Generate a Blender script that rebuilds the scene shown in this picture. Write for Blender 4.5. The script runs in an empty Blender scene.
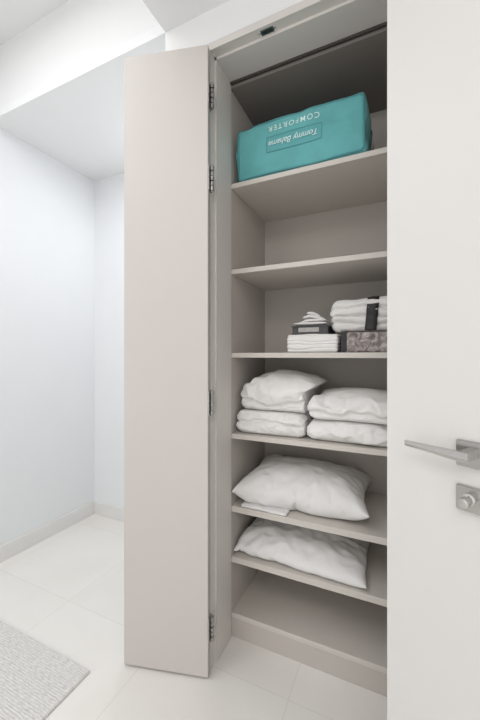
import bpy, bmesh, math, random
from mathutils import Vector, Matrix, noise
from mathutils.bvhtree import BVHTree

scene = bpy.context.scene
scene.view_settings.view_transform = 'Standard'
scene.view_settings.look = 'None'
COL = scene.collection

# ------------------------------------------------------------------ materials
def mat(name, color, rough=0.5, metal=0.0, bump=0.0, bscale=200.0, var=0.0, vscale=4.0, sheen=0.0, detail=4.0, spec=0.5, bdist=0.002):
    m = bpy.data.materials.new(name); m.use_nodes = True
    nt = m.node_tree; b = nt.nodes['Principled BSDF']
    b.inputs['Base Color'].default_value = (*color, 1)
    b.inputs['Roughness'].default_value = rough
    b.inputs['Metallic'].default_value = metal
    b.inputs['Specular IOR Level'].default_value = spec
    if sheen: b.inputs['Sheen Weight'].default_value = sheen
    tc = nt.nodes.new('ShaderNodeTexCoord')
    if bump:
        n = nt.nodes.new('ShaderNodeTexNoise'); n.inputs['Scale'].default_value = bscale; n.inputs['Detail'].default_value = detail
        nt.links.new(tc.outputs['Object'], n.inputs['Vector'])
        bp = nt.nodes.new('ShaderNodeBump'); bp.inputs['Strength'].default_value = bump; bp.inputs['Distance'].default_value = bdist
        nt.links.new(n.outputs['Fac'], bp.inputs['Height']); nt.links.new(bp.outputs['Normal'], b.inputs['Normal'])
    if var:
        n2 = nt.nodes.new('ShaderNodeTexNoise'); n2.inputs['Scale'].default_value = vscale; n2.inputs['Detail'].default_value = 5
        nt.links.new(tc.outputs['Object'], n2.inputs['Vector'])
        r = nt.nodes.new('ShaderNodeValToRGB')
        r.color_ramp.elements[0].position = 0.3; r.color_ramp.elements[1].position = 0.7
        r.color_ramp.elements[0].color = (*[c*(1-var) for c in color], 1)
        r.color_ramp.elements[1].color = (*[min(1, c*(1+var)) for c in color], 1)
        nt.links.new(n2.outputs['Fac'], r.inputs['Fac']); nt.links.new(r.outputs['Color'], b.inputs['Base Color'])
    return m

M_wall = mat('wall_paint', (0.838, 0.853, 0.870), 0.75, bump=0.05, bscale=300, var=0.006, spec=0.2)
M_wallw = mat('wall_paint_warm', (0.86, 0.86, 0.858), 0.75, bump=0.05, bscale=300, var=0.006, spec=0.2)
M_ceil = mat('ceiling_paint', (0.88, 0.882, 0.884), 0.8, bump=0.05, bscale=250, var=0.006, spec=0.2)
M_base = mat('baseboard_lacquer', (0.80, 0.79, 0.775), 0.4, var=0.01)
M_beige = mat('beige_lacquer', (0.622, 0.582, 0.556), 0.45, bump=0.02, bscale=400, var=0.008, vscale=3, spec=0.3)
M_frame = mat('frame_lacquer', (0.70, 0.668, 0.638), 0.42, var=0.008, spec=0.35)
M_edge = mat('door_edge', (0.55, 0.515, 0.49), 0.45, var=0.01)
M_cab = mat('cabinet_melamine', (0.560, 0.520, 0.482), 0.5, bump=0.03, bscale=350, var=0.012, vscale=5, spec=0.3)
M_cabshade = mat('cabinet_top_painted_shade', (0.23, 0.208, 0.192), 0.6, bump=0.03, bscale=350, var=0.015, vscale=5, spec=0.2)  # cabinet melamine darkened, shade under the closet top put into the colour
M_shelf = mat('shelf_melamine', (0.645, 0.608, 0.562), 0.45, bump=0.03, bscale=350, var=0.01, vscale=5, spec=0.35)
M_door2 = mat('pale_door_lacquer', (0.70, 0.685, 0.668), 0.42, bump=0.02, bscale=400, var=0.006, vscale=2, spec=0.35)
M_metal = mat('satin_nickel', (0.46, 0.445, 0.43), 0.20, metal=1.0, bump=0.02, bscale=600)
M_metald = mat('nickel_face', (0.56, 0.545, 0.53), 0.17, metal=1.0, bump=0.02, bscale=600)
M_hinge = mat('hinge_steel', (0.42, 0.41, 0.40), 0.28, metal=1.0, var=0.05)
M_dark = mat('dark_gap', (0.02, 0.018, 0.017), 0.6, var=0.05)
M_track = mat('track_shadow_gap', (0.06, 0.055, 0.05), 0.6, var=0.05)
M_cloth = mat('white_cotton', (0.84, 0.825, 0.815), 0.9, bump=0.35, bscale=420, var=0.015, vscale=9, sheen=0.2, spec=0.15)
M_terry = mat('white_terry', (0.88, 0.862, 0.848), 0.95, bump=1.0, bscale=300, var=0.03, vscale=60, sheen=0.3, spec=0.1, bdist=.004)
M_duvet = mat('white_duvet_fabric', (0.87, 0.855, 0.842), 0.9, bump=0.5, bscale=120, var=0.02, vscale=30, sheen=0.3, spec=0.1, bdist=.003)
M_pillow = mat('pillow_cotton', (0.82, 0.81, 0.805), 0.85, bump=0.3, bscale=40, var=0.012, vscale=10, sheen=0.2, spec=0.15, bdist=.004)
M_teal = mat('teal_fabric', (0.130, 0.430, 0.440), 0.6, bump=0.4, bscale=500, var=0.10, vscale=9, sheen=0.15, spec=0.3)
M_tealdk = mat('teal_label', (0.115, 0.395, 0.412), 0.65, bump=0.3, bscale=500, var=0.04)
M_piping = mat('teal_piping', (0.065, 0.275, 0.30), 0.5, bump=0.2, bscale=300, var=0.05)
M_print = mat('white_print', (0.70, 0.88, 0.87), 0.6, var=0.02)
M_print2 = mat('pale_script', (0.64, 0.86, 0.86), 0.6, var=0.02)
M_ribbon = mat('black_ribbon', (0.018, 0.018, 0.02), 0.5, bump=0.3, bscale=700, var=0.1)
M_char = mat('charcoal_box', (0.07, 0.068, 0.07), 0.5, var=0.15, vscale=30)
M_card = mat('grey_card', (.45, .43, .42), .6, var=.1, vscale=50)

M_pat = bpy.data.materials.new('marbled_print'); M_pat.use_nodes = True
nt = M_pat.node_tree; b = nt.nodes['Principled BSDF']; b.inputs['Roughness'].default_value = 0.3
tc = nt.nodes.new('ShaderNodeTexCoord'); n = nt.nodes.new('ShaderNodeTexNoise'); n.inputs['Scale'].default_value = 26; n.inputs['Detail'].default_value = 6; n.inputs['Distortion'].default_value = 2.2
nt.links.new(tc.outputs['Object'], n.inputs['Vector'])
r = nt.nodes.new('ShaderNodeValToRGB'); e = r.color_ramp.elements
e[0].position = .32; e[0].color = (.12, .098, .093, 1); e[1].position = .66; e[1].color = (.50, .46, .44, 1)
k = e.new(.5); k.color = (.27, .23, .22, 1)
nt.links.new(n.outputs['Fac'], r.inputs['Fac']); nt.links.new(r.outputs['Color'], b.inputs['Base Color'])

M_floor = bpy.data.materials.new('porcelain_tile'); M_floor.use_nodes = True
nt = M_floor.node_tree; b = nt.nodes['Principled BSDF']; b.inputs['Roughness'].default_value = 0.25; b.inputs['Specular IOR Level'].default_value = 0.45
tc = nt.nodes.new('ShaderNodeTexCoord'); mp = nt.nodes.new('ShaderNodeMapping')
mp.inputs['Location'].default_value = (0.97 + 6.0, -1.22 + 6.0, 0)
br = nt.nodes.new('ShaderNodeTexBrick'); br.offset = 0.0; br.squash = 1.0
br.inputs['Scale'].default_value = 1.0; br.inputs['Brick Width'].default_value = 0.6; br.inputs['Row Height'].default_value = 0.6
br.inputs['Mortar Size'].default_value = 0.0014; br.inputs['Mortar Smooth'].default_value = 0.1; br.inputs['Bias'].default_value = 0
br.inputs['Color1'].default_value = (.85, .828, .792, 1); br.inputs['Color2'].default_value = (.865, .845, .81, 1); br.inputs['Mortar'].default_value = (.745, .722, .685, 1)
nt.links.new(tc.outputs['Object'], mp.inputs['Vector']); nt.links.new(mp.outputs['Vector'], br.inputs['Vector'])
n = nt.nodes.new('ShaderNodeTexNoise'); n.inputs['Scale'].default_value = 2.2; n.inputs['Detail'].default_value = 8; n.inputs['Distortion'].default_value = 1.0
nt.links.new(tc.outputs['Object'], n.inputs['Vector'])
rr = nt.nodes.new('ShaderNodeValToRGB'); rr.color_ramp.elements[0].position = .3; rr.color_ramp.elements[1].position = .75
rr.color_ramp.elements[0].color = (.95, .945, .935, 1); rr.color_ramp.elements[1].color = (1, 1, 1, 1)
nt.links.new(n.outputs['Fac'], rr.inputs['Fac'])
mx = nt.nodes.new('ShaderNodeMixRGB'); mx.blend_type = 'MULTIPLY'; mx.inputs['Fac'].default_value = 1
nt.links.new(br.outputs['Color'], mx.inputs['Color1']); nt.links.new(rr.outputs['Color'], mx.inputs['Color2'])
nt.links.new(mx.outputs['Color'], b.inputs['Base Color'])

M_rug = bpy.data.materials.new('woven_rug'); M_rug.use_nodes = True
nt = M_rug.node_tree; b = nt.nodes['Principled BSDF']; b.inputs['Roughness'].default_value = 0.95; b.inputs['Specular IOR Level'].default_value = 0.1
tc = nt.nodes.new('ShaderNodeTexCoord'); mp = nt.nodes.new('ShaderNodeMapping'); mp.inputs['Scale'].default_value = (44, 220, 1)
n = nt.nodes.new('ShaderNodeTexNoise'); n.inputs['Scale'].default_value = 1; n.inputs['Detail'].default_value = 2
nt.links.new(tc.outputs['Object'], mp.inputs['Vector']); nt.links.new(mp.outputs['Vector'], n.inputs['Vector'])
r = nt.nodes.new('ShaderNodeValToRGB'); r.color_ramp.elements[0].position = .3; r.color_ramp.elements[1].position = .62
r.color_ramp.elements[0].color = (.59, .575, .555, 1); r.color_ramp.elements[1].color = (.77, .755, .735, 1)
nt.links.new(n.outputs['Fac'], r.inputs['Fac']); nt.links.new(r.outputs['Color'], b.inputs['Base Color'])
w = nt.nodes.new('ShaderNodeTexWave'); w.bands_direction = 'Y'; w.inputs['Scale'].default_value = 34; w.inputs['Distortion'].default_value = 1.2
nt.links.new(tc.outputs['Object'], w.inputs['Vector'])
bp = nt.nodes.new('ShaderNodeBump'); bp.inputs['Strength'].default_value = .4; bp.inputs['Distance'].default_value = .003
nt.links.new(w.outputs['Fac'], bp.inputs['Height']); nt.links.new(bp.outputs['Normal'], b.inputs['Normal'])

# ------------------------------------------------------------------ helpers
def finish(name, bm, m, parent=None, smooth=False):
    me = bpy.data.meshes.new(name); bm.to_mesh(me); bm.free()
    o = bpy.data.objects.new(name, me); COL.objects.link(o)
    if m: me.materials.append(m)
    if smooth:
        for p in me.polygons: p.use_smooth = True
    if parent: o.parent = parent
    return o

def addbox(bm, lo, hi):
    vs = [bm.verts.new((x, y, z)) for x in (lo[0], hi[0]) for y in (lo[1], hi[1]) for z in (lo[2], hi[2])]
    for f in ((0,1,3,2),(4,6,7,5),(0,4,5,1),(2,3,7,6),(0,2,6,4),(1,5,7,3)):
        bm.faces.new([vs[i] for i in f])

def box(name, lo, hi, m, parent=None, bev=0.0, seg=2):
    bm = bmesh.new(); addbox(bm, lo, hi); bmesh.ops.recalc_face_normals(bm, faces=bm.faces)
    if bev: bmesh.ops.bevel(bm, geom=bm.edges[:], offset=bev, segments=seg, affect='EDGES', profile=.5)
    return finish(name, bm, m, parent)

def boxes(name, lst, m, parent=None):
    bm = bmesh.new()
    for lo, hi in lst: addbox(bm, lo, hi)
    bmesh.ops.recalc_face_normals(bm, faces=bm.faces)
    return finish(name, bm, m, parent)

def struct(o, label=None, cat=None):
    o['kind'] = 'structure'
    if label: o['label'] = label
    if cat: o['category'] = cat
    return o

def thing(o, label, cat, group=None):
    o['label'] = label; o['category'] = cat
    if group: o['group'] = group
    return o

def empty(name, loc, rot=0):
    o = bpy.data.objects.new(name, None); COL.objects.link(o); o.location = loc; o.rotation_euler = (0, 0, rot)
    o.empty_display_size = .05
    return o

def cyl(bm, p0, p1, r0, r1=None, seg=24):
    if r1 is None: r1 = r0
    p0 = Vector(p0); p1 = Vector(p1); d = p1-p0
    mtx = Matrix.Translation((p0+p1)/2) @ d.to_track_quat('Z', 'Y').to_matrix().to_4x4()
    bmesh.ops.create_cone(bm, cap_ends=True, segments=seg, radius1=r0, radius2=r1, depth=d.length, matrix=mtx)

def run_cloth(o, frames, pressure, mass, grav, tens, bend, slack, pin=None, dist=.004):
    cl = o.modifiers.new('Cloth', 'CLOTH'); s = cl.settings
    s.quality = 5; s.mass = mass; s.tension_stiffness = tens; s.compression_stiffness = tens; s.shear_stiffness = 4; s.bending_stiffness = bend
    s.air_damping = 4; s.use_pressure = True; s.uniform_pressure_force = pressure; s.effector_weights.gravity = grav; s.shrink_min = slack
    if pin: s.vertex_group_mass = pin
    cl.collision_settings.distance_min = dist; cl.collision_settings.collision_quality = 2
    cl.point_cache.frame_start = 1; cl.point_cache.frame_end = frames
    scene.frame_start = 1; scene.frame_end = frames
    for f in range(1, frames+1): scene.frame_set(f)
    dg = bpy.context.evaluated_depsgraph_get(); m3 = bpy.data.meshes.new_from_object(o.evaluated_get(dg))
    return m3

# ------------------------------------------------------------------ pillows settled with a cloth simulation (run first, while the scene is empty)
def sim_pillow(name, Lx, Wy, loc, rot, seed, pressure, frames=36, mass=.01, grav=1.0, tens=12, bend=.05, wallx=-.694, shelf_y=1.385, shelf_z=0.0, slack=-.05, m=None):
    bm = bmesh.new(); NU, NV = 70, 48
    def pt(u, v, s):
        e = max(0, 1-u**4)*max(0, 1-v**4)
        n_ = noise.noise(Vector((u*2.5+seed, v*2.5, s))); n2 = noise.noise(Vector((u*6+seed, v*6, s*2)))
        lump = 1-.12*u
        return Vector((Lx/2*u*(1-.03*(1-v*v)), Wy/2*v*(1-.03*(1-u*u)), s*(.045*lump+.020*n_+.010*n2)*e**.5))
    top = [[bm.verts.new(pt(-1+2*i/NU, -1+2*j/NV, 1)) for j in range(NV+1)] for i in range(NU+1)]
    bot = [[top[i][j] if i in (0, NU) or j in (0, NV) else bm.verts.new(pt(-1+2*i/NU, -1+2*j/NV, -1)) for j in range(NV+1)] for i in range(NU+1)]
    for i in range(NU):
        for j in range(NV):
            bm.faces.new((top[i][j], top[i+1][j], top[i+1][j+1], top[i][j+1]))
            bm.faces.new((bot[i][j], bot[i][j+1], bot[i+1][j+1], bot[i+1][j]))
    me = bpy.data.meshes.new(name); bm.to_mesh(me); bm.free()
    o = bpy.data.objects.new('sim', me); COL.objects.link(o); o.location = loc; o.rotation_euler = rot
    cols = []
    def coll(lo, hi):
        m2 = bpy.data.meshes.new('c')
        vs = [(x, y, z) for x in (lo[0], hi[0]) for y in (lo[1], hi[1]) for z in (lo[2], hi[2])]
        m2.from_pydata(vs, [], [(0,1,3,2),(4,6,7,5),(0,4,5,1),(2,3,7,6),(0,2,6,4),(1,5,7,3)])
        c = bpy.data.objects.new('c', m2); COL.objects.link(c); c.modifiers.new('Collision', 'COLLISION')
        c.collision.thickness_outer = .003; c.collision.cloth_friction = 20; cols.append(c)
    coll((-1.0, shelf_y, shelf_z-.12), (.5, 2.2, shelf_z)); coll((wallx-.2, 1.0, shelf_z-.3), (wallx, 2.2, shelf_z+.8)); coll((-1, 1.821, shelf_z-.3), (.5, 2.1, shelf_z+.8))
    m3 = run_cloth(o, frames, pressure, mass, grav, tens, bend, slack)
    m3.transform(o.matrix_world)
    bpy.data.objects.remove(o)
    for c in cols: bpy.data.objects.remove(c)
    scene.frame_set(1)
    zmin = min(v.co.z for v in m3.vertices if v.co.y > 1.42)
    cx = sum(v.co.x for v in m3.vertices)/len(m3.vertices); cy = sum(v.co.y for v in m3.vertices)/len(m3.vertices)
    m3.transform(Matrix.Translation((-cx, -cy, -zmin)))
    for p in m3.polygons: p.use_smooth = True
    o = bpy.data.objects.new(name, m3); COL.objects.link(o); o.location = (cx, cy, 0)
    m3.materials.clear(); m3.materials.append(m)
    ss = o.modifiers.new('smooth', 'SUBSURF'); ss.levels = 1; ss.render_levels = 1
    return o

pw = sim_pillow('pillow', .585, .425, (-.412, 1.602, .08), (0, 0, .06), 3.0, 4.8, slack=-.06, m=M_pillow)
thing(pw, 'plump white wrinkled pillow on closet shelf', 'pillow', 'pillows in the closet')
pw2 = sim_pillow('pillow', .575, .420, (-.415, 1.606, .07), (0, 0, .0), 9.0, 1.7, slack=-.06, m=M_pillow)
thing(pw2, 'flatter white rumpled pillow on lower closet shelf', 'pillow', 'pillows in the closet')

# ------------------------------------------------------------------ folded soft goods
def soft_box(name, w, d, h, m, loc, rotz=0, rad=.03, radz=None, seams=(), groove=.01, sw=.006, seed=0, namp=.004, nscale=9, bulge=.0, parent=None, taper=0.0, n=(44, 30, 26), lean=0.0, side_groove=.6, flat=False, xmin=None, xmax=None, sim=None, wob=.12):
    bm = bmesh.new(); a, b_, c = w/2, d/2, h/2
    radz = radz or rad
    seen = {}; pins = []
    def V(i, j, k):
        key = (i, j, k)
        if key in seen: return seen[key]
        p = Vector((-a+2*a*i/n[0], -b_+2*b_*j/n[1], -c+2*c*k/n[2]))
        q = Vector((max(-a+rad, min(a-rad, p.x)), max(-b_+rad, min(b_-rad, p.y)), max(-c+radz, min(c-radz, p.z))))
        dd = p-q
        dn = Vector((dd.x/rad, dd.y/rad, dd.z/radz))
        if dn.length > 1e-6:
            mxn = max(abs(dn.x), abs(dn.y), abs(dn.z))
            dn = dn.normalized()*mxn
        p = q+Vector((dn.x*rad, dn.y*rad, dn.z*radz))
        fx = abs(p.x)/a; fy = abs(p.y)/b_
        g = 0
        for s_ in seams:
            zz = -c+2*c*s_ + h*wob*noise.noise(Vector((p.x*9+seed, p.y*9, s_*7)))
            g += math.exp(-((p.z-zz)/sw)**2)
        p.x -= math.copysign(groove*g*(fx**10)*side_groove, p.x)
        p.y -= math.copysign(groove*g*(fy**10), p.y)
        t_ = (p.z+c)/(2*c)
        top = max(0, t_)
        p.z += bulge*top*(1-fx**2)*(1-fy**2)
        p.x *= 1-taper*top; p.y *= 1-taper*top
        p.x += lean*top
        nv = noise.noise_vector(Vector((p.x*nscale+seed*3.1, p.y*nscale, p.z*nscale*1.6)))
        nv2 = noise.noise_vector(Vector((p.x*nscale*3+seed, p.y*nscale*3, p.z*nscale*4)))
        k_ = min(1, t_*3)
        p += Vector((nv.x+.35*nv2.x, nv.y+.35*nv2.y, (nv.z+.35*nv2.z)*k_))*namp
        p.z = max(p.z+c, 0)
        if flat: p.z = min(p.z, h)
        if xmin is not None: p.x = max(p.x, xmin+.002*nv2.x)
        if xmax is not None:
            lim = xmax(p.z) if callable(xmax) else xmax
            p.x = min(p.x, lim+.002*nv2.x)
        v = bm.verts.new(p); seen[key] = v
        pins.append(1.0 if (k == 0 or (g > .55 and k not in (0, n[2]))) else 0.0)
        return v
    N = n
    for i in range(N[0]):
        for j in range(N[1]):
            bm.faces.new((V(i,j,0), V(i,j+1,0), V(i+1,j+1,0), V(i+1,j,0)))
            bm.faces.new((V(i,j,N[2]), V(i+1,j,N[2]), V(i+1,j+1,N[2]), V(i,j+1,N[2])))
    for i in range(N[0]):
        for k_ in range(N[2]):
            bm.faces.new((V(i,0,k_), V(i+1,0,k_), V(i+1,0,k_+1), V(i,0,k_+1)))
            bm.faces.new((V(i,N[1],k_), V(i,N[1],k_+1), V(i+1,N[1],k_+1), V(i+1,N[1],k_)))
    for j in range(N[1]):
        for k_ in range(N[2]):
            bm.faces.new((V(0,j,k_), V(0,j,k_+1), V(0,j+1,k_+1), V(0,j+1,k_)))
            bm.faces.new((V(N[0],j,k_), V(N[0],j+1,k_), V(N[0],j+1,k_+1), V(N[0],j,k_+1)))
    bmesh.ops.recalc_face_normals(bm, faces=bm.faces)
    o = finish(name, bm, m, parent, smooth=True)
    if sim:
        vg = o.vertex_groups.new(name='pin')
        for idx, w_ in enumerate(pins):
            if w_: vg.add([idx], w_, 'REPLACE')
        m3 = run_cloth(o, sim.get('frames', 18), sim['p'], .01, sim.get('g', .6), 12, sim.get('bend', .05), sim['slack'], pin='pin', dist=.002)
        o.modifiers.clear(); old = o.data; o.data = m3; bpy.data.meshes.remove(old); scene.frame_set(1)
        m3.materials.clear(); m3.materials.append(m)
        for v in m3.vertices:
            z = max(0, v.co.z)
            if flat: z = min(z, h)
            x = v.co.x
            if xmin is not None: x = max(x, xmin-.003)
            if xmax is not None: x = min(x, (xmax(z) if callable(xmax) else xmax)+.003)
            v.co = Vector((x, v.co.y, z))
        for p in m3.polygons: p.use_smooth = True
        o.vertex_groups.clear()
        ss = o.modifiers.new('smooth', 'SUBSURF'); ss.levels = 1; ss.render_levels = 1
    o.location = loc; o.rotation_euler = (0, 0, rotz)
    return o

z4 = .9375
NS_ = (50, 36, 24)
o = soft_box('folded_duvet', .335, .365, .104, M_duvet, (-.522, 1.583, z4), 0, rad=.040, radz=.046, seams=(.58,), groove=.020, sw=.008, seed=1, namp=.010, flat=True, xmin=-.167, xmax=.160, n=NS_, sim=dict(p=1.2, slack=-.045, bend=.3))
thing(o, 'white folded duvet at the bottom of a stack', 'duvet', 'folded duvets on the shelf')
o = soft_box('folded_duvet', .355, .365, .152, M_duvet, (-.512, 1.595, z4+.106), 0, rad=.050, radz=.056, seams=(.26,), groove=.024, sw=.010, seed=5, namp=.016, nscale=7, bulge=.018, taper=.04, lean=.045, xmin=-.174, xmax=lambda z: .147+max(0, z-.095)*1.6, n=NS_, wob=.25, sim=dict(p=1.1, slack=-.055, bend=.15))
thing(o, 'thick white folded duvet on top of another', 'duvet', 'folded duvets on the shelf')
o = soft_box('folded_duvet', .39, .36, .088, M_duvet, (-.157, 1.582, z4), 0, rad=.040, radz=.042, seams=(), groove=.014, sw=.007, seed=9, namp=.009, flat=True, xmin=-.193, n=NS_, sim=dict(p=1.2, slack=-.045, bend=.3))
thing(o, 'white folded blanket at the bottom of a lower stack', 'blanket', 'folded duvets on the shelf')
o = soft_box('folded_duvet', .395, .36, .098, M_duvet, (-.152, 1.575, z4+.090), 0, rad=.044, radz=.047, seams=(.30,), groove=.018, sw=.008, seed=17, namp=.013, nscale=8, bulge=.006, taper=.01, xmin=-.193, n=NS_, wob=.2, sim=dict(p=1.2, slack=-.05, bend=.2))
thing(o, 'soft white folded blanket on top of another', 'blanket', 'folded duvets on the shelf')
fl = soft_box('pillowcase_flap', .22, .075, .012, M_pillow, (-.138, -.172, .0), math.radians(-2), rad=.006, seed=44, namp=.006, nscale=12, parent=pw, n=(40, 20, 6), bulge=.004)
fl['label'] = 'loose flap of white pillowcase'

# ------------------------------------------------------------------ camera
F = 335.0
yaw = math.atan2(0.4243, 0.9055)
cd = bpy.data.cameras.new('camera'); cam = bpy.data.objects.new('camera', cd); COL.objects.link(cam)
cam.location = (0, 0, 1.3); cam.rotation_euler = (math.pi/2, 0, yaw)
cd.sensor_fit = 'VERTICAL'; cd.sensor_height = 36; cd.sensor_width = 24; cd.lens = 36*F/720
cd.shift_y = -5/720; cd.clip_start = .02
scene.camera = cam

# ------------------------------------------------------------------ room shell
WY = 1.205; LX = -2.257; BY = 1.99; CH = 2.73; HH = 3.15; RX = 1.45; NY = -2.2; EX = -0.93
struct(box('floor', (LX-.1, NY, -.1), (RX+.1, BY+.1, 0), M_floor), 'large white porcelain tiles with fine joints', 'floor')
struct(box('wall_left', (LX-.1, NY, 0), (LX, BY+.1, HH+.1), M_wall), 'smooth cool white painted wall', 'wall')
struct(box('wall_back', (LX, BY, 0), (RX, BY+.1, HH+.1), M_wall), 'smooth cool white painted alcove wall', 'wall')
struct(box('wall_right', (RX, NY, 0), (RX+.1, BY+.1, HH+.1), M_wallw), 'plain white painted wall', 'wall')
FX0, FX1 = -.735, .145
struct(boxes('wall_closet', [((EX, WY, 0), (FX0, WY+.10, CH)), ((FX1, WY, 0), (RX, WY+.10, CH)), ((FX0, WY, 2.58), (FX1, WY+.10, CH)),
                              ((EX, WY+.10, 0), (EX+.10, BY, CH))], M_wallw), 'white painted wall framing the closet', 'wall')
struct(box('ceiling_alcove', (LX, WY, CH), (RX, BY, CH+.05), M_ceil), 'lower flat white ceiling of the alcove', 'ceiling')
struct(box('ceiling', (EX, NY, CH), (RX, WY, CH+.05), M_ceil), 'flat white dropped ceiling before the closet', 'ceiling')
struct(box('ceiling_raised', (LX, NY, HH), (EX, WY, HH+.05), M_ceil), 'raised white ceiling section', 'ceiling')
struct(box('wall_beam', (LX, WY, CH+.05), (RX, WY+.08, HH+.1), M_wallw), 'white painted bulkhead face', 'wall')
struct(box('wall_soffit_side', (EX, NY, CH+.05), (EX+.05, WY, HH+.1), M_wallw), 'white vertical side of dropped ceiling', 'wall')
struct(box('baseboard_left', (LX, -1.5, 0), (LX+.012, BY, .10), M_base, bev=.002), 'low off-white baseboard', 'baseboard')
struct(box('baseboard_back', (LX+.012, BY-.012, 0), (EX, BY, .10), M_base, bev=.002), 'low off-white baseboard', 'baseboard')

IX0, IX1 = -.690, .100
struct(boxes('trim_1', [((FX0, WY-.006, 0), (IX0-.009, 1.239, 2.558)), ((FX0, 1.239, 0), (IX0, 1.378, 2.547))], M_frame), 'beige lacquered closet door jamb', 'door frame')
struct(boxes('trim_2', [((IX1+.009, WY-.006, 0), (FX1, 1.239, 2.558)), ((IX1, 1.239, 0), (FX1, 1.378, 2.547))], M_frame), 'beige lacquered closet door jamb', 'door frame')
hd = struct(boxes('trim_3', [((FX0, WY-.006, 2.558), (FX1, 1.239, 2.588)), ((IX0, 1.239, 2.547), (IX1, 1.366, 2.575))], M_frame), 'beige lacquered closet door header', 'door frame')
bm = bmesh.new()
px, py = -.455, 1.221
addbox(bm, (px-.036, py-.011, 2.5545), (px+.036, py+.011, 2.558))
bmesh.ops.recalc_face_normals(bm, faces=bm.faces)
bmesh.ops.bevel(bm, geom=[e for e in bm.edges if abs(e.verts[0].co.z-e.verts[1].co.z) > .001], offset=.0105, segments=6, affect='EDGES')
c = finish('catch_plate', bm, M_metal, hd); c['label'] = 'small rounded metal door catch'
box('catch_slot', (px-.020, py-.005, 2.5535), (px+.020, py+.005, 2.5544), M_dark, c)
box('track', (IX0, 1.366, 2.537), (IX1, 1.376, 2.560), M_track, hd)

# ------------------------------------------------------------------ closet shelving
SY = 1.385; CB = 1.821; SX0 = -.694; SX1 = .104
cab = empty('closet_shelving', (-.295, 1.6, 0)); thing(cab, 'built-in beige closet cabinet with seven fixed shelves', 'closet')
def child(o, p=cab):
    o.parent = p; o.matrix_parent_inverse = Matrix.Translation(p.location).inverted()
    return o
child(box('side_panel', (SX0-.018, SY-.006, 0), (SX0, CB+.018, 2.60), M_cab))
child(box('side_panel', (SX1, SY-.006, 0), (SX1+.018, CB+.018, 2.60), M_cab))
child(box('back_panel', (SX0, CB, 0), (SX1, CB+.018, 2.60), M_cab))
child(box('top_panel', (SX0, SY-.006, 2.525), (SX1, CB, 2.545), M_cabshade))
tops = [2.09, 1.695, 1.31, .937, .604, .371, .112]
for t in tops:
    th = .027 if t in (.604, .371) else .022
    child(box('shelf', (SX0, SY, t-th), (SX1, CB, t), M_shelf, bev=.0012, seg=1))
child(box('plinth', (SX0, SY+.004, 0), (SX1, SY+.02, .0895), M_cab))
pw.location.z = .6045; pw2.location.z = .3715

# ------------------------------------------------------------------ closet door leaf
R = Vector((-.684, 1.157)); L = Vector((-1.032, 1.061))
ang = math.atan2(R.y-L.y, R.x-L.x)
wd = (R-L).length
d1 = empty('door_1', (L.x, L.y, 0), ang); struct(d1, 'tall beige lacquered closet door standing open', 'door')
box('door_leaf', (0, 0, .010), (wd, .036, 2.541), M_beige, d1, bev=.0015)
box('door_edge', (wd+.0002, .002, .012), (wd+.0012, .034, 2.539), M_edge, d1)
for hz in (2.350, 2.015, 1.105, .19):
    bm = bmesh.new()
    addbox(bm, (wd+.0013, .003, hz-.050), (wd+.0040, .036, hz+.050))
    addbox(bm, (wd-.004, .0365, hz-.050), (wd+.0035, .040, hz+.050))
    bmesh.ops.recalc_face_normals(bm, faces=bm.faces)
    for i in range(5):
        z0 = hz-.050+i*.0201
        cyl(bm, (wd+.0105, .025, z0+.0022), (wd+.0105, .025, z0+.0180), .0088 if i % 2 == 0 else .0068, seg=16)
    cyl(bm, (wd+.0105, .025, hz-.055), (wd+.0105, .025, hz+.055), .0040, seg=12)
    hg = finish('hinge', bm, M_hinge, d1)
    sl = bmesh.new()
    for dz in (-.034, 0, .034): cyl(sl, (wd+.0038, .010, hz+dz), (wd+.0046, .010, hz+dz), .0045, seg=14)
    finish('screw', sl, M_dark, hg)

# ------------------------------------------------------------------ room door with lever
P = Vector((-.022, .881)); D = Vector((.878, -.483)).normalized()
a2 = math.atan2(D.y, D.x)
d2 = empty('door_2', (P.x, P.y, 0), a2); struct(d2, 'open pale off-white room door with square metal lever', 'door')
box('door_leaf', (0, 0, .008), (.80, .042, 2.53), M_door2, d2, bev=.0015)
rz = 1.104; rx = .176
bm = bmesh.new(); addbox(bm, (rx-.023, -.009, rz-.026), (rx+.023, 0, rz+.026)); bmesh.ops.recalc_face_normals(bm, faces=bm.faces)
bmesh.ops.bevel(bm, geom=bm.edges[:], offset=.0014, segments=2, affect='EDGES')
rose = finish('handle_rose', bm, M_metal, d2); rose['label'] = 'square satin nickel rose'
bm = bmesh.new()
addbox(bm, (rx-.009, -.040, rz-.009), (rx+.009, -.009, rz+.009))
secs = [(.010, .0100, -.0105, .0065), (-.012, .0100, -.0105, .0065), (-.030, .0098, -.0090, .0058), (-.055, .0098, -.0062, .0052), (-.085, .0100, -.0040, .0046), (-.112, .0105, -.0022, .0040)]
prev = None
for (dx, ztop, zbot, hy) in secs:
    zm = zbot+(ztop-zbot)*.42
    ring_ = [bm.verts.new((rx+dx, -.038+hy*.2, rz+zbot)), bm.verts.new((rx+dx, -.038+hy, rz+zbot)), bm.verts.new((rx+dx, -.038+hy, rz+ztop)), bm.verts.new((rx+dx, -.038-hy*.8, rz+ztop)), bm.verts.new((rx+dx, -.038-hy, rz+zm))]
    if prev:
        for k_ in range(5): bm.faces.new((prev[k_], prev[(k_+1) % 5], ring_[(k_+1) % 5], ring_[k_]))
    else: bm.faces.new(ring_)
    prev = ring_
bm.faces.new(prev[::-1]); bmesh.ops.recalc_face_normals(bm, faces=bm.faces)
bmesh.ops.bevel(bm, geom=[e for e in bm.edges if e.calc_face_angle(0) > .4], offset=.0007, segments=1, affect='EDGES')
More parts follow.
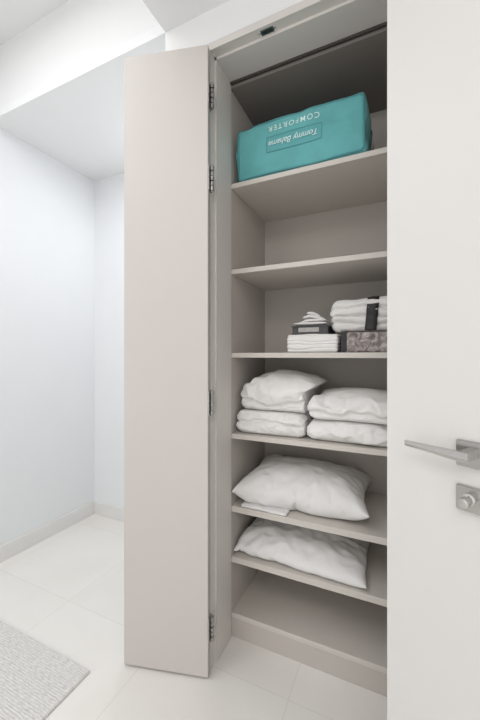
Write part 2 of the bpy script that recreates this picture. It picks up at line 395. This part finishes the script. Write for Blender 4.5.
lv = finish('lever', bm, M_metald, d2); lv['label'] = 'flat angular satin nickel lever'
tz = 1.104-.089
bm = bmesh.new(); addbox(bm, (rx-.023, -.009, tz-.025), (rx+.023, 0, tz+.025)); bmesh.ops.recalc_face_normals(bm, faces=bm.faces)
bmesh.ops.bevel(bm, geom=bm.edges[:], offset=.0014, segments=2, affect='EDGES')
pl = finish('lock_plate', bm, M_metal, d2); pl['label'] = 'square satin nickel lock plate'
bm = bmesh.new()
prof = [(0.0, .0), (.0120, .0), (.0120, -.003), (.0085, -.0045), (.0085, -.014), (.0100, -.016), (.0100, -.0265), (.0086, -.0285), (.0050, -.0295), (.0, -.0297)]
NS = 36; prv = None
for (r_, yy) in prof:
    if r_ < 1e-5: cur = [bm.verts.new((rx, -.009+yy, tz))]*NS
    else: cur = [bm.verts.new((rx+r_*math.cos(2*math.pi*i/NS), -.009+yy, tz+r_*math.sin(2*math.pi*i/NS))) for i in range(NS)]
    if prv:
        for i in range(NS):
            f = []
            for v in (prv[i], prv[(i+1) % NS], cur[(i+1) % NS], cur[i]):
                if v not in f: f.append(v)
            if len(f) > 2: bm.faces.new(f)
    prv = cur
bmesh.ops.recalc_face_normals(bm, faces=bm.faces)
tt = finish('thumb_turn', bm, M_metald, d2); tt['label'] = 'round satin nickel thumb turn knob'

# ------------------------------------------------------------------ rug
bm = bmesh.new()
x0, x1, y0, y1 = -1.95, -1.137, -.45, .984
addbox(bm, (x0, y0, .0005), (x1, y1, .009)); bmesh.ops.recalc_face_normals(bm, faces=bm.faces)
bmesh.ops.bevel(bm, geom=bm.edges[:], offset=.0035, segments=3, affect='EDGES')
rug = finish('rug', bm, M_rug); thing(rug, 'light grey heathered woven rug on white tiles', 'rug')

# ------------------------------------------------------------------ eye level shelf linens
z3 = 1.3105
o = soft_box('folded_sheet', .222, .26, .080, M_cloth, (-.330, 1.548, z3), 0, rad=.010, radz=.016, seams=(.22, .42, .62, .82), groove=.005, sw=.0028, seed=20, namp=.005, n=(44, 26, 60), side_groove=.7, flat=True, xmax=.110)
thing(o, 'neat stack of folded white sheets', 'sheet')
bm = bmesh.new()
addbox(bm, (-.425, 1.445, z3+.0815), (-.266, 1.66, z3+.0855)); addbox(bm, (-.423, 1.455, z3+.0855), (-.268, 1.66, z3+.114)); addbox(bm, (-.427, 1.447, z3+.114), (-.264, 1.66, z3+.118))
bmesh.ops.recalc_face_normals(bm, faces=bm.faces)
o = finish('linen_package', bm, M_char); thing(o, 'dark charcoal packaged linen lying on white sheets', 'package')
box('package_label', (-.395, 1.4525, z3+.090), (-.305, 1.4545, z3+.110), M_card, o)
# cloth folded into a soft peak: overlapping leaves of differing tilt
bm = bmesh.new()
for li, (w_, z0, xo, tilt, th0) in enumerate(((.150, .0010, .000, .0, .0085), (.128, .0165, .006, .10, .0085), (.100, .0330, .012, -.16, .0085), (.062, .0480, .010, -.34, .0085))):
    nx2, ny2 = 30, 20
    T2, B2 = [], []
    for i in range(nx2+1):
        rt, rb_ = [], []
        for j in range(ny2+1):
            u = -1+2*i/nx2; v = -1+2*j/ny2
            th = th0*max(0, 1-abs(u)**4)**.5*max(0, 1-abs(v)**4)**.5
            nn = noise.noise(Vector((u*1.6+li*3, v*1.6, li)))
            zc = z0+th0+w_/2*u*tilt+.005*nn*(1 if li else .15)-(.010*u*u if li else 0)
            X = xo+w_/2*u+.003*noise.noise(Vector((v*2, li, 1))); Y = (.082-.012*li)*v+.004*noise.noise(Vector((u*2, v, li)))
            zt = zc+th; zb = max(.0, zc-th)
            rt.append(bm.verts.new((X, Y, max(zt, .0005))))
            rb_.append(rt[-1] if i in (0, nx2) or j in (0, ny2) else bm.verts.new((X, Y, zb)))
        T2.append(rt); B2.append(rb_)
    for i in range(nx2):
        for j in range(ny2):
            bm.faces.new((T2[i][j], T2[i+1][j], T2[i+1][j+1], T2[i][j+1])); bm.faces.new((B2[i][j], B2[i][j+1], B2[i+1][j+1], B2[i+1][j]))
bmesh.ops.recalc_face_normals(bm, faces=bm.faces)
o = finish('folded_cloth', bm, M_cloth, smooth=True); o.location = (-.350, 1.535, z3+.1185); o.rotation_euler = (0, 0, math.radians(3))
thing(o, 'loosely folded peaked white cloth on dark package', 'cloth')

pk = empty('patterned_package', (-.10, 1.50, z3)); thing(pk, 'marbled brown and grey linen package with black straps', 'package')
def loc_box(nm, lo, hi, m, p, bev=0):
    return box(nm, [lo[i]-p.location[i] for i in range(3)], [hi[i]-p.location[i] for i in range(3)], m, p, bev=bev)
loc_box('package_body', (-.209, 1.425, z3), (.04, 1.66, z3+.082), M_pat, pk, .006)
for sx, sw_ in ((-.208, .022), (.004, .018)):
    bm = bmesh.new()
    l = [((sx, 1.4215, z3+.0008), (sx+sw_, 1.4245, z3+.0855)), ((sx, 1.4245, z3+.0825), (sx+sw_, 1.66, z3+.0855))]
    for lo, hi in l: addbox(bm, [lo[i]-pk.location[i] for i in range(3)], [hi[i]-pk.location[i] for i in range(3)])
    bmesh.ops.recalc_face_normals(bm, faces=bm.faces)
    finish('strap', bm, M_ribbon, pk)

tw = empty('towel_bundle', (-.100, 1.56, z3+.086)); thing(tw, 'bundle of folded white towels tied with black ribbon', 'towel')
b0 = soft_box('folded_towel', .32, .26, .130, M_terry, (0, 0, 0), 0, rad=.036, radz=.040, seams=(.26, .50, .74), groove=.017, sw=.0055, seed=31, namp=.012, bulge=.008, parent=tw, n=(50, 30, 60), xmin=-.158, wob=.08)
TB = BVHTree.FromPolygons([v.co.copy() for v in b0.data.vertices], [list(p.vertices) for p in b0.data.polygons])
bm = bmesh.new()
rows = []
NR = 26
for i in range(NR+1):
    t = i/NR
    row = []
    for xx in (-.018, -.004, .010, .026):
        if t < .5:
            z = .003+(t/.5)*.112; xo = xx+z*.09
            h_ = TB.ray_cast(Vector((xo, -1, z)), Vector((0, 1, 0)))
            y = min((h_[0].y if h_[0] else -.13), -.125)-.001; q_ = Vector((xo, y-.0015, z))
        else:
            y = -.118+(t-.5)/.5*.21; xo = xx+.115*.09
            h_ = TB.ray_cast(Vector((xo, y, 1)), Vector((0, 0, -1)))
            z = (h_[0].z if h_[0] else .12); q_ = Vector((xo, y, z+.0015))
        row.append(bm.verts.new(q_))
    rows.append(row)
for i in range(NR):
    for j in range(3): bm.faces.new((rows[i][j], rows[i][j+1], rows[i+1][j+1], rows[i+1][j]))
bmesh.ops.recalc_face_normals(bm, faces=bm.faces)
rb = finish('ribbon', bm, M_ribbon, tw, smooth=True); rb['label'] = 'wide black ribbon'
so = rb.modifiers.new('thick', 'SOLIDIFY'); so.thickness = .002; so.offset = 0

# ------------------------------------------------------------------ comforter bag
bag = empty('comforter_bag', (-.388, 1.555, 2.0905)); thing(bag, 'teal fabric comforter bag lying upside down on top shelf', 'storage bag')
W_, D_, H_ = .566, .33, .246
bd = soft_box('bag_body', W_, D_, H_, M_teal, (0, 0, 0), 0, rad=.016, seams=(), seed=40, namp=.012, nscale=6, bulge=.004, parent=bag, n=(70, 40, 40), taper=.015)
def tube(name, pts, r, m, parent):
    cu = bpy.data.curves.new(name, 'CURVE'); cu.dimensions = '3D'; cu.bevel_depth = r; cu.bevel_resolution = 3
    sp = cu.splines.new('POLY'); sp.points.add(len(pts)-1); sp.use_cyclic_u = True
    for i, p in enumerate(pts): sp.points[i].co = (*p, 1)
    ob = bpy.data.objects.new(name, cu); COL.objects.link(ob)
    dg = bpy.context.evaluated_depsgraph_get(); me = bpy.data.meshes.new_from_object(ob.evaluated_get(dg))
    bpy.data.objects.remove(ob)
    o_ = bpy.data.objects.new(name, me); COL.objects.link(o_); me.materials.clear(); me.materials.append(m); o_.parent = parent
    for p in me.polygons: p.use_smooth = True
    return o_
T_ = BVHTree.FromPolygons([v.co.copy() for v in bd.data.vertices], [list(p.vertices) for p in bd.data.polygons])
def surf(x, z, off=0.0):
    h_ = T_.ray_cast(Vector((x, -1, z)), Vector((0, 1, 0)))
    return (h_[0].y if h_[0] and h_[0].y < 0 else -D_/2+.01)-off
def ring(a_, z0_, z1_, r_):
    base = []
    for cx, cz, s0 in ((a_-r_, z0_+r_, -90), (a_-r_, z1_-r_, 0), (-a_+r_, z1_-r_, 90), (-a_+r_, z0_+r_, 180)):
        for k_ in range(7):
            an = math.radians(s0+15*k_); base.append((cx+r_*math.cos(an), cz+r_*math.sin(an)))
    full = []
    for i in range(len(base)):
        p, q = base[i], base[(i+1) % len(base)]
        nseg = max(1, int(math.dist(p, q)/.02))
        for k_ in range(nseg): full.append((p[0]+(q[0]-p[0])*k_/nseg, p[1]+(q[1]-p[1])*k_/nseg))
    return full
tube('piping', [(x*(1-.015*z/H_), surf(x*(1-.015*z/H_), z), z) for x, z in ring(W_/2-.010, .009, H_-.008, .016)], .0044, M_piping, bag)
bm = bmesh.new(); nx_, nz_ = 24, 8
lx0, lx1, lz0, lz1 = -.132, .108, .098, .166
g0 = [[bm.verts.new((lx0+(lx1-lx0)*i/nx_, surf(lx0+(lx1-lx0)*i/nx_, lz0+(lz1-lz0)*j/nz_, .0012), lz0+(lz1-lz0)*j/nz_)) for j in range(nz_+1)] for i in range(nx_+1)]
for i in range(nx_):
    for j in range(nz_): bm.faces.new((g0[i][j], g0[i+1][j], g0[i+1][j+1], g0[i][j+1]))
bmesh.ops.recalc_face_normals(bm, faces=bm.faces)
lb = finish('bag_label', bm, M_tealdk, bag); lb['label'] = 'slightly darker teal stitched brand label'
out = []
for (xa, za), (xb, zb) in (((lx0, lz0), (lx1, lz0)), ((lx1, lz0), (lx1, lz1)), ((lx1, lz1), (lx0, lz1)), ((lx0, lz1), (lx0, lz0))):
    for k_ in range(12):
        x = xa+(xb-xa)*k_/12; z = za+(zb-za)*k_/12; out.append((x, surf(x, z, .002), z))
tube('label_border', out, .0009, M_piping, lb)
def text(s, size, cx, cz, m, parent, shear=0, name='lettering', spacing=1.0, off=.0028, bold=0.0):
    cu = bpy.data.curves.new(name, 'FONT'); cu.body = s; cu.size = size; cu.extrude = .0005; cu.align_x = 'CENTER'; cu.align_y = 'CENTER'
    cu.shear = shear; cu.space_character = spacing; cu.offset = bold
    ob = bpy.data.objects.new(name, cu); COL.objects.link(ob)
    dg = bpy.context.evaluated_depsgraph_get(); me = bpy.data.meshes.new_from_object(ob.evaluated_get(dg)); bpy.data.objects.remove(ob)
    for v in me.vertices:
        x, z = cx-v.co.x, cz-v.co.y
        v.co = Vector((x, surf(x, z, off+v.co.z), z))
    o_ = bpy.data.objects.new(name, me); COL.objects.link(o_); me.materials.clear(); me.materials.append(m)
    o_.parent = parent
    return o_
text('COMFORTER', .0315, -.012, .203, M_print, bag, spacing=1.30, off=.0020, bold=.0001)
text('Tommy Bahama', .0345, -.012, .132, M_print2, bag, shear=.28, off=.0045, spacing=.96, bold=.0003)
bm = bmesh.new()
hp = [(.0, .05), (.012, .075), (.016, .12), (.012, .165), (0, .19)]
va = [[bm.verts.new((W_/2-.003+dx, y, z)) for dx, z in hp] for y in (-.02, .02)]
for i in range(4): bm.faces.new((va[0][i], va[1][i], va[1][i+1], va[0][i+1]))
bmesh.ops.solidify(bm, geom=bm.faces[:], thickness=.003); bmesh.ops.recalc_face_normals(bm, faces=bm.faces)
finish('carry_handle', bm, M_piping, bag)

# ------------------------------------------------------------------ light
wld = bpy.data.worlds.new('world'); scene.world = wld; wld.use_nodes = True
bgn = wld.node_tree.nodes['Background']; bgn.inputs['Color'].default_value = (1.0, .988, .972, 1); bgn.inputs['Strength'].default_value = 1.20
def area(name, loc, rot, sx, sy, power, col):
    l = bpy.data.lights.new(name, 'AREA'); l.shape = 'RECTANGLE'; l.size = sx; l.size_y = sy; l.energy = power; l.color = col
    o_ = bpy.data.objects.new(name, l); COL.objects.link(o_); o_.location = loc; o_.rotation_euler = rot; return o_
area('fill_light_raised', (-1.5, -.2, 3.10), (0, 0, 0), .9, 1.8, 18, (.985, .99, 1))  # added cool fill light below the raised ceiling, no real fixture
area('fill_light_alcove', (-1.30, 1.75, 2.70), (0, 0, 0), .35, .35, 5.5, (.96, .98, 1))  # added fill to brighten the alcove, kept out of sight behind the door leaf
area('fill_light_room', (.1, -.6, 2.68), (math.radians(20), 0, 0), 1.2, 1.0, 18, (1, .98, .955))  # added warm fill behind the camera, not a fixture of the room
